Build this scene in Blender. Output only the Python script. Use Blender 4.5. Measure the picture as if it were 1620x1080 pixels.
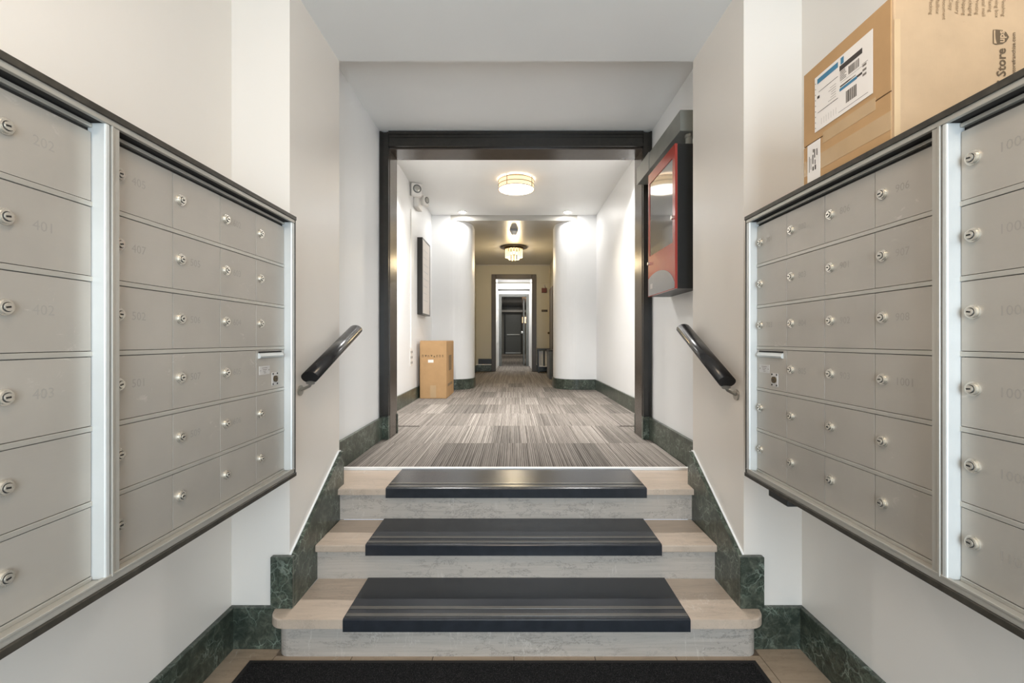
import bpy, bmesh, math, random
from mathutils import Vector, Matrix
random.seed(7)
for o in list(bpy.data.objects): bpy.data.objects.remove(o)
sc = bpy.context.scene
COL = sc.collection

# ------------------------------------------------------------------ camera
CH = 1.35            # lens height above the lower floor
F = 720.0            # focal length in pixels of a 1620 px wide frame
CX, CY = 813.0, 538.0
cam_d = bpy.data.cameras.new('camera'); cam = bpy.data.objects.new('camera', cam_d); COL.objects.link(cam)
cam.location = (0, 0, CH); cam.rotation_euler = (math.pi/2, 0, 0)
cam_d.sensor_width = 36.0; cam_d.lens = 36.0*F/1620.0
cam_d.shift_x = (810-CX)/1620.0; cam_d.shift_y = (CY-540)/1620.0
cam_d.clip_start = 0.02; cam_d.clip_end = 100
sc.camera = cam

# ------------------------------------------------------------------ light
w = bpy.data.worlds.new('world'); sc.world = w; w.use_nodes = True
w.node_tree.nodes['Background'].inputs[0].default_value = (.75, .87, 1, 1)
w.node_tree.nodes['Background'].inputs[1].default_value = 0.6
def area(name, loc, rot, sx, sy, power, col, spread=None, disk=False):
    d = bpy.data.lights.new(name, 'AREA'); d.energy = power; d.color = col
    d.shape = 'DISK' if disk else 'RECTANGLE'; d.size = sx
    if not disk: d.size_y = sy
    if spread: d.spread = spread
    o = bpy.data.objects.new(name, d); COL.objects.link(o); o.location = loc; o.rotation_euler = rot
    return o
PI = math.pi
# daylight through the entrance doorway behind the camera
area('daylight_entrance', (0.36, -1.70, 1.45), (PI/2, 0, 0), 1.1, 1.6, 66, (.74, .88, 1.0))
sc.view_settings.view_transform = 'Standard'; sc.view_settings.look = 'None'
sc.view_settings.gamma = 1.0; sc.view_settings.use_curve_mapping = False
sc.view_settings.exposure = 0.5

# ------------------------------------------------------------------ materials
def srgb(r, g, b):
    f = lambda c: (c/255/12.92 if c/255 <= .04045 else ((c/255+.055)/1.055)**2.4)
    return (f(r), f(g), f(b), 1)
class NT:
    def __init__(s, name):
        s.m = bpy.data.materials.new(name); s.m.use_nodes = True
        s.t = s.m.node_tree; s.b = s.t.nodes['Principled BSDF']
    def n(s, typ, **kw):
        x = s.t.nodes.new(typ)
        for k, v in kw.items(): setattr(x, k, v)
        return x
    def l(s, a, b): s.t.links.new(a, b)
    def pos(s, scale=(1, 1, 1)):
        g = s.n('ShaderNodeNewGeometry'); m = s.n('ShaderNodeMapping'); m.inputs['Scale'].default_value = scale
        s.l(g.outputs['Position'], m.inputs['Vector']); return m.outputs[0]
    def noise(s, vec, scale, detail=3, rough=.55, dist=0):
        x = s.n('ShaderNodeTexNoise'); x.inputs['Scale'].default_value = scale; x.inputs['Detail'].default_value = detail
        x.inputs['Roughness'].default_value = rough; x.inputs['Distortion'].default_value = dist
        s.l(vec, x.inputs['Vector']); return x.outputs['Fac']
    def ramp(s, fac, *stops):
        r = s.n('ShaderNodeValToRGB'); e = r.color_ramp.elements
        while len(e) < len(stops): e.new(.5)
        for i, (p, c) in enumerate(stops): e[i].position = p; e[i].color = c if len(c) == 4 else (*c, 1)
        s.l(fac, r.inputs[0]); return r.outputs[0]
    def mix(s, fac, a, b, blend='MIX'):
        x = s.n('ShaderNodeMix', data_type='RGBA', blend_type=blend)
        for sock, v in ((x.inputs['Factor'], fac), (x.inputs[6], a), (x.inputs[7], b)):
            if hasattr(v, 'is_output'): s.l(v, sock)
            else: sock.default_value = v
        return x.outputs[2]
    def math(s, op, a, b=0):
        x = s.n('ShaderNodeMath', operation=op)
        for sock, v in ((x.inputs[0], a), (x.inputs[1], b)):
            if hasattr(v, 'is_output'): s.l(v, sock)
            else: sock.default_value = v
        return x.outputs[0]
    def bump(s, h, strength=.2, dist=.01):
        x = s.n('ShaderNodeBump'); x.inputs['Strength'].default_value = strength; x.inputs['Distance'].default_value = dist
        s.l(h, x.inputs['Height']); s.l(x.outputs[0], s.b.inputs['Normal'])
    def set(s, col=None, rough=None, metal=None, spec=None, coat=None, emit=None, es=0, trans=None, alpha=None):
        I = s.b.inputs
        if col is not None:
            if hasattr(col, 'is_output'): s.l(col, I['Base Color'])
            else: I['Base Color'].default_value = col
        if rough is not None:
            if hasattr(rough, 'is_output'): s.l(rough, I['Roughness'])
            else: I['Roughness'].default_value = rough
        if metal is not None: I['Metallic'].default_value = metal
        if spec is not None: I['Specular IOR Level'].default_value = spec
        if coat is not None: I['Coat Weight'].default_value = coat; I['Coat Roughness'].default_value = .08
        if emit is not None: I['Emission Color'].default_value = emit; I['Emission Strength'].default_value = es
        if trans is not None: I['Transmission Weight'].default_value = trans
        if alpha is not None: I['Alpha'].default_value = alpha
        return s.m
def plain(name, col, rough=.5, metal=0, spec=.5, var=.06, vs=14, **kw):
    t = NT(name); f = t.noise(t.pos(), vs, 4)
    dark = tuple(c*(1-var) for c in col[:3])+(1,); lite = tuple(min(1, c*(1+var)) for c in col[:3])+(1,)
    return t.set(t.ramp(f, (.3, dark), (.7, lite)), rough, metal, spec, **kw)
def paint(name, col, rough=.36, bump=.05):
    t = NT(name); p = t.pos(); f = t.noise(p, 1.7, 3)
    c = t.ramp(f, (.3, tuple(x*.975 for x in col[:3])), (.7, col[:3]))
    t.bump(t.noise(p, 160, 2), bump, .002)
    return t.set(c, rough, 0, .5)

M = {}
M['wall'] = paint('wall_paint', srgb(236, 229, 220), .28)
M['wallw'] = paint('white_wall_paint', srgb(238, 238, 237), .45)
M['ceil'] = paint('ceiling_paint', srgb(240, 240, 238), .55)
M['beige'] = paint('beige_wall_paint', srgb(196, 190, 172), .4)
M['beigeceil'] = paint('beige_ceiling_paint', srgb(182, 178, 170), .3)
def green_marble():
    t = NT('green_marble'); p = t.pos((1, 1, 1))
    wn = t.n('ShaderNodeTexNoise'); wn.inputs['Scale'].default_value = 9; wn.inputs['Detail'].default_value = 5; t.l(p, wn.inputs['Vector'])
    add = t.n('ShaderNodeMixRGB', blend_type='ADD'); add.inputs[0].default_value = .16; t.l(p, add.inputs[1]); t.l(wn.outputs['Color'], add.inputs[2])
    v1 = t.n('ShaderNodeTexVoronoi', feature='DISTANCE_TO_EDGE'); v1.inputs['Scale'].default_value = 15; t.l(add.outputs[0], v1.inputs['Vector'])
    v2 = t.n('ShaderNodeTexVoronoi', feature='DISTANCE_TO_EDGE'); v2.inputs['Scale'].default_value = 44; t.l(add.outputs[0], v2.inputs['Vector'])
    base = t.ramp(t.noise(p, 26, 8, .72, .8), (.3, srgb(30, 38, 33)), (.5, srgb(58, 65, 56)), (.72, srgb(102, 106, 93)))
    gate = t.ramp(t.noise(p, 7, 3), (.42, (0, 0, 0)), (.62, (1, 1, 1)))
    f1 = t.math('MULTIPLY', t.ramp(v1.outputs['Distance'], (0, (1, 1, 1)), (.05, (0, 0, 0))), gate)
    f2 = t.math('MULTIPLY', t.ramp(v2.outputs['Distance'], (0, (.5, .5, .5)), (.1, (0, 0, 0))), gate)
    c = t.mix(f2, base, srgb(112, 128, 112)); c = t.mix(t.math('MULTIPLY', f1, .55), c, srgb(168, 180, 166))
    return t.set(c, .28, 0, .5)
M['green'] = green_marble()
def stone(name, base, horizontal):
    t = NT(name); q = t.pos()
    p = t.pos((.7, .7, 16) if horizontal else (1.0, 8, 1.0))
    f = t.noise(p, 4.2, 8, .66, .7)
    c = t.ramp(f, (.28, tuple(x*.76 for x in base[:3])), (.44, tuple(x*.93 for x in base[:3])), (.58, base[:3]), (.78, tuple(min(1, x*1.12) for x in base[:3])))
    ps = t.pos((1, 1, 2.6) if horizontal else (1, 2.6, 1))
    v = t.noise(ps, 3.6, 12, .76, .25)
    vein = t.ramp(t.math('ABSOLUTE', t.math('SUBTRACT', v, .5)), (0, (1, 1, 1)), (.009, (0, 0, 0)))
    gate = t.ramp(t.noise(t.pos((1, 1, 4) if horizontal else (1, 4, 1)), 2.6, 2), (.42, (0, 0, 0)), (.54, (1, 1, 1)))
    c = t.mix(t.math('MULTIPLY', t.math('MULTIPLY', vein, gate), .8 if horizontal else .35), c, srgb(70, 68, 66))
    w2 = t.noise(t.pos((2.2, 1, .5)), 3.1, 10, .6, .2)
    wh = t.ramp(t.math('ABSOLUTE', t.math('SUBTRACT', w2, .52)), (0, (1, 1, 1)), (.006, (0, 0, 0)))
    g2 = t.ramp(t.noise(q, 3.3, 1), (.56, (0, 0, 0)), (.62, (1, 1, 1)))
    c = t.mix(t.math('MULTIPLY', t.math('MULTIPLY', wh, g2), .45), c, srgb(226, 220, 212))
    pit = t.ramp(t.noise(t.pos((1, 1, 2) if horizontal else (1, 2, 1)), 120, 3, .7), (.3, (1, 1, 1)), (.37, (0, 0, 0)))
    c = t.mix(t.math('MULTIPLY', pit, .35), c, srgb(92, 86, 80))
    return t.set(c, .36, 0, .5)
M['tread'] = stone('beige_marble_tread', srgb(196, 178, 160), False)
M['riser'] = stone('grey_marble_riser', srgb(184, 175, 165), True)
M['tile'] = stone('beige_stone_tile', srgb(170, 150, 128), False)
M['grout'] = plain('grout', srgb(108, 94, 80), .9)
def carpet():
    t = NT('striped_carpet'); oi = t.n('ShaderNodeObjectInfo')
    off = t.n('ShaderNodeCombineXYZ'); t.l(t.math('MULTIPLY', oi.outputs['Random'], 7.0), off.inputs[0]); t.l(t.math('MULTIPLY', oi.outputs['Random'], 3.0), off.inputs[1])
    g = t.n('ShaderNodeNewGeometry'); va = t.n('ShaderNodeVectorMath', operation='ADD'); t.l(g.outputs['Position'], va.inputs[0]); t.l(off.outputs[0], va.inputs[1])
    mp = t.n('ShaderNodeMapping'); mp.inputs['Scale'].default_value = (1, .006, 1); t.l(va.outputs[0], mp.inputs['Vector'])
    f = t.noise(mp.outputs[0], 85, 2, .5)
    mp2 = t.n('ShaderNodeMapping'); mp2.inputs['Scale'].default_value = (1, .02, 1); t.l(va.outputs[0], mp2.inputs['Vector'])
    f2 = t.noise(mp2.outputs[0], 330, 2, .6)
    sx = t.n('ShaderNodeSeparateXYZ'); t.l(va.outputs[0], sx.inputs[0])
    wv = t.math('MULTIPLY', t.math('ADD', t.math('SINE', t.math('ADD', t.math('MULTIPLY', sx.outputs[0], 2*PI/.0135), t.math('MULTIPLY', f, 9.0))), 1.0), .5)
    fm = t.math('ADD', t.math('MULTIPLY', f, .42), t.math('ADD', t.math('MULTIPLY', f2, .3), t.math('MULTIPLY', wv, .24)))
    c = t.ramp(fm, (.30, srgb(84, 79, 74)), (.45, srgb(122, 116, 110)), (.56, srgb(146, 139, 132)), (.70, srgb(172, 166, 158)))
    br = t.ramp(oi.outputs['Random'], (0, (.62, .62, .615)), (.3, (.86, .85, .84)), (.65, (.97, .96, .95)), (1, (1.2, 1.2, 1.19)))
    c = t.mix(1.0, c, br, 'MULTIPLY')
    t.bump(f, .5, .004)
    return t.set(c, .95, 0, .1)
M['carpet'] = carpet()
M['black'] = plain('black_gloss_paint', srgb(34, 31, 27), .3)
M['casing'] = plain('dark_casing_paint', srgb(40, 37, 32), .26, var=.12, vs=30)
M['darkbrown'] = plain('dark_brown_casing', srgb(74, 64, 54), .35)
M['jamb'] = plain('bronze_jamb_paint', srgb(78, 70, 63), .22)
M['rubber'] = plain('black_rubber', srgb(42, 45, 50), .27, var=.14, vs=22)
M['rib'] = plain('pale_rubber_rib', srgb(92, 89, 84), .25)  # ribs in a paler tone than the mat around them
def doormat():
    t = NT('black_floor_mat'); p = t.pos(); f = t.noise(p, 420, 2)
    t.bump(f, .8, .004)
    return t.set(t.ramp(f, (.4, srgb(20, 20, 21)), (.62, srgb(46, 45, 45)), (.78, srgb(118, 116, 114))), .95, 0, .1)
M['mat'] = doormat()
M['matedge'] = plain('mat_rubber_edge', srgb(30, 28, 27), .7)
def aluminium(name, base, rough, metal, scuff=True):
    t = NT(name); oi = t.n('ShaderNodeObjectInfo'); p = t.pos()
    br = t.noise(t.pos((6, 6, 300)), 4, 2)
    c = t.ramp(t.noise(p, 4, 4), (.3, tuple(x*.93 for x in base[:3])), (.7, tuple(x*1.05 for x in base[:3])))
    if scuff:
        n = t.noise(t.pos((1, 1.3, 2.2)), 13, 6, .68, 1.2); g = t.noise(p, 4.3, 1)
        s = t.math('MULTIPLY', t.ramp(n, (.6, (0, 0, 0)), (.68, (1, 1, 1))), t.ramp(g, (.58, (0, 0, 0)), (.66, (1, 1, 1))))
        c = t.mix(t.math('MULTIPLY', s, .42), c, srgb(214, 208, 200))
        tint = t.ramp(oi.outputs['Random'], (0, (.95, .95, .95)), (1, (1.03, 1.03, 1.03))); c = t.mix(1.0, c, tint, 'MULTIPLY')
    r = t.ramp(br, (.3, (rough-.05,)*3), (.7, (rough+.06,)*3))
    return t.set(c, r, metal, .5)
M['door'] = aluminium('satin_aluminium_door', srgb(178, 172, 163), .42, .4)
M['alu'] = aluminium('aluminium_frame', srgb(184, 180, 171), .38, .5, False)
M['alubright'] = aluminium('bright_aluminium_stile', srgb(206, 208, 206), .38, .35, False)
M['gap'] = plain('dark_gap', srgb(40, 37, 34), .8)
M['lock'] = plain('nickel_lock', srgb(214, 209, 198), .26, .75)
M['keyhole'] = plain('keyhole_black', srgb(26, 24, 22), .6)
M['engrave'] = plain('worn_engraving', srgb(156, 151, 143), .55)
M['edge'] = plain('tarnished_edge_strip', srgb(66, 62, 55), .4, .3, var=.3, vs=40)
M['plate'] = plain('pale_label_plate', srgb(196, 192, 188), .5)
M['white'] = plain('white_plastic', srgb(232, 228, 222), .4, var=.02)
M['red'] = plain('red_enamel', srgb(176, 72, 64), .2, var=.03)
M['greypl'] = plain('grey_plastic', srgb(150, 150, 152), .4, var=.03)
M['galv'] = plain('grey_sheet_metal', srgb(142, 143, 136), .38, .3)
M['cabinetblack'] = plain('black_enamel', srgb(34, 35, 34), .4)
def darkglass():
    t = NT('reflective_cabinet_glass'); return t.set(srgb(104, 104, 106), .06, 0, .9, coat=.6)
M['cabglass'] = darkglass()
def cardboard(name, base):
    t = NT(name); p = t.pos()
    c = t.ramp(t.noise(p, 6, 5, .6), (.3, tuple(x*.9 for x in base[:3])), (.7, tuple(min(1, x*1.06) for x in base[:3])))
    sm = t.math('MULTIPLY', t.ramp(t.noise(t.pos((1, 1, 2)), 22, 5, .7), (.66, (0, 0, 0)), (.74, (1, 1, 1))), .25)
    c = t.mix(sm, c, tuple(x*.6 for x in base[:3])+(1,))
    t.bump(t.noise(t.pos((1, 1, .2)), 190, 2), .06, .002)
    return t.set(c, .75, 0, .25)
M['card'] = cardboard('kraft_cardboard', srgb(182, 154, 122))
M['card2'] = cardboard('tan_cardboard', srgb(184, 148, 106))
M['seam'] = plain('cardboard_seam', srgb(92, 66, 40), .9)
M['tape'] = plain('clear_packing_tape', srgb(190, 162, 126), .14, var=.04)
M['paper'] = plain('white_paper', srgb(232, 226, 220), .6, var=.02)
M['ink'] = plain('black_ink', srgb(62, 56, 52), .7)
M['greyink'] = plain('grey_ink', srgb(126, 118, 110), .7)
M['brownink'] = plain('brown_ink', srgb(92, 74, 52), .7)
M['tanink'] = plain('faded_brown_ink', srgb(128, 104, 74), .7)
M['blueink'] = plain('blue_ink', srgb(66, 124, 156), .6)
M['rail'] = plain('black_handrail_vinyl', srgb(38, 37, 37), .24)
M['steel'] = plain('brushed_steel', srgb(176, 174, 168), .3, .8)
M['bronze'] = plain('dark_bronze', srgb(88, 74, 52), .3, .7)
M['nickel'] = plain('satin_nickel', srgb(150, 140, 122), .25, .9)
M['strip'] = plain('white_metal_strip', srgb(245, 243, 240), .35)
def emit(name, col, strength):
    t = NT(name); return t.set(col, .5, emit=col, es=strength)
M['drumside'] = emit('lit_drum_shade', (1, .74, .44, 1), .62)
M['drumdiff'] = emit('lit_drum_diffuser', (1, .92, .79, 1), 3.6)
M['led'] = emit('lit_downlight', (1, .98, .95, 1), 30)
M['dome'] = emit('lit_glass_dome', (1, .77, .56, 1), 31)
M['bulb'] = emit('lit_bulb', (1, .8, .45, 1), 25)
M['crystal'] = emit('lit_crystal', (1, .82, .52, 1), .75)
M['litwin'] = emit('lit_sign_face', (1, .62, .36, 1), 1.6)
M['greydoor'] = plain('grey_door_paint', srgb(98, 100, 98), .35)
M['darkwall'] = paint('grey_hall_paint', srgb(120, 117, 108), .3)
M['glossceil'] = plain('dark_gloss_ceiling', srgb(70, 66, 60), .12)
M['brownred'] = plain('dark_red_plastic', srgb(104, 40, 26), .4)
M['glass'] = NT('clear_glass').set((1, 1, 1, 1), .02, trans=1)

# ------------------------------------------------------------------ helpers
def tag(o, label=None, cat=None, group=None, kind=None):
    if label: o['label'] = label
    if cat: o['category'] = cat
    if group: o['group'] = group
    if kind: o['kind'] = kind
    return o
def link(name, me, mat=None, loc=(0, 0, 0), rot=(0, 0, 0), parent=None):
    o = bpy.data.objects.new(name, me); COL.objects.link(o); o.location = loc; o.rotation_euler = rot
    if parent: o.parent = parent
    if mat is not None and len(me.materials) == 0: me.materials.append(mat)
    return o
def empty(name, loc, rz=0):
    o = bpy.data.objects.new(name, None); COL.objects.link(o); o.location = loc; o.rotation_euler = (0, 0, rz)
    o.empty_display_size = .1; return o
def to_mesh(bm, name, smooth=False):
    bmesh.ops.recalc_face_normals(bm, faces=bm.faces)
    me = bpy.data.meshes.new(name); bm.to_mesh(me); bm.free()
    if smooth:
        for p in me.polygons: p.use_smooth = True
    return me
def add_box(bm, x0, x1, y0, y1, z0, z1, bevel=0, mi=0):
    m = Matrix.Translation(((x0+x1)/2, (y0+y1)/2, (z0+z1)/2)) @ Matrix.Diagonal((x1-x0, y1-y0, z1-z0, 1))
    before = set(bm.faces)
    g = bmesh.ops.create_cube(bm, size=1, matrix=m)
    if bevel:
        es = list({e for v in g['verts'] for e in v.link_edges})
        bmesh.ops.bevel(bm, geom=es, offset=bevel, segments=2, affect='EDGES', profile=.5)
    for f in bm.faces:
        if f not in before: f.material_index = mi
def add_cyl(bm, c, r, depth, axis='Z', seg=24, r2=None, mi=0):
    R = {'Z': Matrix.Identity(4), 'X': Matrix.Rotation(PI/2, 4, 'Y'), 'Y': Matrix.Rotation(PI/2, 4, 'X')}[axis]
    before = set(bm.faces)
    bmesh.ops.create_cone(bm, cap_ends=True, segments=seg, radius1=r, radius2=r if r2 is None else r2, depth=depth, matrix=Matrix.Translation(c) @ R)
    for f in bm.faces:
        if f not in before: f.material_index = mi
def add_prism(bm, pts, z0, z1, axis='Z'):
    """pts are (a,b) in the plane across the axis: Z -> (x,y); X -> (y,z); Y -> (x,z)"""
    def mk(a, b, t): return {'Z': (a, b, t), 'X': (t, a, b), 'Y': (a, t, b)}[axis]
    lo = [bm.verts.new(mk(a, b, z0)) for a, b in pts]; hi = [bm.verts.new(mk(a, b, z1)) for a, b in pts]
    bm.faces.new(lo); bm.faces.new(hi)
    n = len(pts)
    for i in range(n): bm.faces.new((lo[i], lo[(i+1) % n], hi[(i+1) % n], hi[i]))
def add_tube(bm, pts, r, seg=12, r2=None, rot=0):
    """swept (elliptic) tube; r across, r2 along 'up'"""
    r2 = r2 or r; rings = []
    P = [Vector(p) for p in pts]
    for i, p in enumerate(P):
        d = (P[min(i+1, len(P)-1)]-P[max(i-1, 0)]).normalized()
        up = Vector((0, 0, 1)) if abs(d.z) < .95 else Vector((1, 0, 0))
        s = d.cross(up).normalized(); u = s.cross(d).normalized()
        rings.append([bm.verts.new(p+s*r*math.cos(a)+u*r2*math.sin(a)) for a in [2*PI*k/seg for k in range(seg)]])
    for a, b in zip(rings, rings[1:]):
        for k in range(seg): bm.faces.new((a[k], a[(k+1) % seg], b[(k+1) % seg], b[k]))
    bm.faces.new(rings[0]); bm.faces.new(rings[-1])
def box(name, x0, x1, y0, y1, z0, z1, mat, parent=None, bevel=0):
    """world-space box; origin at the box's base centre; parent must be unrotated"""
    cx, cy = (x0+x1)/2, (y0+y1)/2; bm = bmesh.new()
    add_box(bm, x0-cx, x1-cx, y0-cy, y1-cy, 0, z1-z0, bevel)
    loc = Vector((cx, cy, z0))
    if parent: loc = loc-parent.location
    return link(name, to_mesh(bm, name), mat, loc, parent=parent)
def struct(name, x0, x1, y0, y1, z0, z1, mat, bevel=0):
    return tag(box(name, x0, x1, y0, y1, z0, z1, mat, None, bevel), kind='structure')
def bmobj(name, bm, mat, parent=None, origin=(0, 0, 0), smooth=False):
    """bm holds world coordinates; origin becomes the object's origin"""
    bmesh.ops.translate(bm, verts=bm.verts, vec=-Vector(origin))
    loc = Vector(origin)-(parent.location if parent else Vector((0, 0, 0)))
    mats = mat if isinstance(mat, (list, tuple)) else [mat]
    me = to_mesh(bm, name, smooth)
    for m in mats: me.materials.append(m)
    return link(name, me, None, loc, parent=parent)
_tc = {}
def text_mesh(s, size, bold=0.0, align='LEFT', extrude=0.0):
    k = (s, size, bold, align, extrude)
    if k in _tc: return _tc[k]
    c = bpy.data.curves.new('t', 'FONT'); c.body = s; c.size = size; c.offset = bold*size; c.align_x = align; c.align_y = 'CENTER'; c.extrude = extrude
    c.resolution_u = 2
    o = bpy.data.objects.new('t', c); COL.objects.link(o)
    bpy.context.view_layer.update()
    me = bpy.data.meshes.new_from_object(o.evaluated_get(bpy.context.evaluated_depsgraph_get()))
    bpy.data.objects.remove(o); bpy.data.curves.remove(c)
    _tc[k] = me; return me
def px(x, y, Y):      # pixel at depth Y -> world point
    return Vector(((x-CX)*Y/F, Y, CH+(CY-y)*Y/F))

# ------------------------------------------------------------------ levels
S1, S2, UP = .18, .357, .535
FC, RC, CC, PC = 2.93, 3.07, 3.41, 3.32     # ceilings: foyer, door recess, corridor, passage
XL, XR = -1.247, 1.272                      # alcove side walls
PL, PR = -.99, 1.015                        # piers beside the stairs
RL, RR = -1.105, 1.135                      # recess before the doorway
KL, KR = -1.355, 1.36                       # corridor side walls
YRET, YPE, YD0, YD1, YB = 2.01, 2.58, 3.78, 3.99, 7.5

# ------------------------------------------------------------------ foyer shell
fl = struct('floor_foyer', XL-.1, XR+.1, -1.8, 2.3, -.1, -.004, M['grout'])
xs = [XL, -1.02, -.69, -.345, 0, .345, .69, 1.053, XR]
yy = -1.75; ys = [2.01-.30*k for k in range(13)]
for i in range(len(xs)-1):
    for k in range(len(ys)-1):
        y1, y0 = ys[k], ys[k+1]
        if ys[k] > 1.95 and 0 < i < 7 : y1 = 1.95
        box('floor_tile', xs[i]+.002, xs[i+1]-.002, y0+.002, y1-.002, -.004, .0, M['tile'], fl)
struct('wall_left', XL-.12, XL, -1.8, YRET, 0, FC, M['wall'])
struct('wall_right', XR, XR+.12, -1.8, YRET, 0, FC, M['wall'])
struct('wall_pier_left', XL-.12, PL, YRET, YPE, 0, RC+.05, M['wall'])
struct('wall_pier_right', PR, XR+.12, YRET, YPE, 0, RC+.05, M['wall'])
struct('ceiling_foyer', XL-.12, XR+.12, -1.8, YPE, FC, FC+.14, M['ceil'])
# rear wall with the entrance doorway behind the camera
struct('wall_rear_left', XL-.12, -.24, -1.92, -1.8, 0, FC+.1, M['wall'])
struct('wall_rear_right', .96, XR+.12, -1.92, -1.8, 0, FC+.1, M['wall'])
struct('wall_rear_head', -.24, .96, -1.92, -1.8, 2.3, FC+.1, M['wall'])
# recess in front of the doorway
struct('wall_recess_left', RL-.35, RL, YPE, YD1, UP-.3, CC+.1, M['wallw'])
struct('wall_recess_right', RR, RR+.35, YPE, YD1, UP-.3, CC+.1, M['wallw'])
struct('ceiling_recess', RL, RR, YPE, YD0+.04, RC, RC+.3, M['ceil'])
struct('wall_doorway_head', RL, RR, YD0+.04, YD1-.02, 2.955, CC+.1, M['wallw'])
# upper floor slab and corridor
uf = struct('floor_corridor', -1.7, 1.7, 2.876, 12.05, UP-.3, UP-.002, M['carpet'])
struct('wall_corridor_left', KL-.12, KL, YD1, YB, UP-.3, CC+.1, M['wallw'])
struct('wall_corridor_right', KR, KR+.12, YD1, YB, UP-.3, CC+.1, M['wallw'])
struct('wall_doorway_left', KL-.1, RL+.065, YD0+.04, YD1, UP-.3, CC+.1, M['wallw']).hide_render = False
struct('wall_doorway_right', RR-.065, KR+.1, YD0+.04, YD1, UP-.3, CC+.1, M['wallw'])
struct('ceiling_corridor', KL-.12, KR+.12, YD1-.02, YB+.02, CC, CC+.12, M['ceil'])
# rounded end walls of the corridor
RAD = .36
def curved(side, inner, room, outer):
    s = -1 if side == 'left' else 1
    cx_ = inner+RAD
    pts = [(outer, YB), (cx_, YB)]
    for k in range(1, 13):
        a = PI/2*k/12; pts.append((cx_-RAD*math.sin(a), YB+RAD-RAD*math.cos(a)))
    pts += [(inner, YB+.62), (room, YB+.62), (room, 11.9), (outer, 11.9)]
    bm = bmesh.new(); add_prism(bm, [(s*a, b) for a, b in pts], UP-.3, CC+.1)
    o = bmobj('wall_passage_'+side, bm, [M['wallw'], M['beige']], origin=(s*outer, YB, UP-.3)); tag(o, kind='structure')
    for p in o.data.polygons:
        if p.center.y > .6: p.material_index = 1
    # skirting that follows the curve
    t = .022; q = [(KR-.01 if s > 0 else -KL-.01, YB-t), (cx_, YB-t)]
    for k in range(1, 13):
        a = PI/2*k/12; q.append((cx_-(RAD+t)*math.sin(a), YB+RAD-(RAD+t)*math.cos(a)))
    q.append((inner-t, YB+.6))
    inn = [(KR-.01 if s > 0 else -KL-.01, YB+.004), (cx_, YB+.004)]
    for k in range(1, 13):
        a = PI/2*k/12; inn.append((cx_-(RAD-.004)*math.sin(a), YB+RAD-(RAD-.004)*math.cos(a)))
    inn.append((inner+.004, YB+.6))
    bm = bmesh.new(); add_prism(bm, [(s*a, b) for a, b in q+inn[::-1]], UP, UP+.17)
    tag(bmobj('baseboard_curved_'+side, bm, M['green'], origin=(s*cx_, YB, UP)), kind='structure')
curved('left', .70, .99, 1.7)
curved('right', .70, .945, 1.7)
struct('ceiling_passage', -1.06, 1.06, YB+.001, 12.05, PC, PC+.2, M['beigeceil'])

# carpet planks (near ones as pieces)
rows = [2.884, 3.584, 4.31, 5.04, 5.74, 6.44, 7.14, 7.84, 8.54]
pw = .235; pm = {}
def plank(w_, l_):
    k = (round(w_, 4), round(l_, 4))
    if k not in pm:
        bm = bmesh.new(); add_box(bm, -w_/2, w_/2, -l_/2, l_/2, 0, .007); me = to_mesh(bm, 'carpet_plank'); me.materials.append(M['carpet']); pm[k] = me
    return pm[k]
for r in range(len(rows)-1):
    y0, y1 = rows[r], rows[r+1]
    xl, xr = (RL+.025, RR-.025) if y1 < 3.7 else ((KL+.022, KR-.022) if y1 < 7.5 else (-.68, .68))
    off = [0.05, .17, .11, .02, .2, .09, .14, .03][r]
    x = -2.0+off
    while x < xr:
        a, b = max(x, xl), min(x+pw, xr)
        if b-a > .01:
            if r == 1:   # the row that passes through the doorway
                if b > RR-.09 or a < RL+.09:
                    x += pw; continue
            link('carpet_plank', plank(b-a, y1-y0), None, Vector(((a+b)/2, (y0+y1)/2, UP-.002))-uf.location, parent=uf)
        x += pw
struct('trim_1', RL+.025, RR-.025, 2.862, 2.886, UP-.02, UP+.014, M['strip'], .003)

# ------------------------------------------------------------------ skirtings of green marble
BH = .182
struct('baseboard_alcove_left', XL, XL+.022, -1.8, YRET-.022, 0, BH, M['green'], .003)
struct('baseboard_alcove_right', XR-.022, XR, -1.8, YRET-.022, 0, BH, M['green'], .003)
struct('baseboard_return_left', XL, -1.0, YRET-.022, YRET, 0, BH, M['green'], .003)
struct('baseboard_return_right', 1.03, XR, YRET-.022, YRET, 0, BH, M['green'], .003)
struct('baseboard_recess_left', RL, RL+.025, YPE, 3.735, UP, UP+BH, M['green'], .003)
struct('baseboard_recess_right', RR-.025, RR, YPE, 3.735, UP, UP+BH, M['green'], .003)
struct('baseboard_plinth_left', RL, RL+.075, 3.735, 3.78, UP, UP+BH+.004, M['green'], .003)
struct('baseboard_plinth_right', RR-.075, RR, 3.735, 3.78, UP, UP+BH+.004, M['green'], .003)
struct('baseboard_corridor_left', KL, KL+.022, YD1, YB-.022, UP, UP+.17, M['green'], .003)
struct('baseboard_corridor_right', KR-.022, KR, YD1, YB-.022, UP, UP+.17, M['green'], .003)
struct('baseboard_jamb_left', KL+.022, -1.02, YD1, YD1+.022, UP, UP+.17, M['green'], .003)
struct('baseboard_jamb_right', 1.06, KR-.022, YD1, YD1+.022, UP, UP+.17, M['green'], .003)
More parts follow.
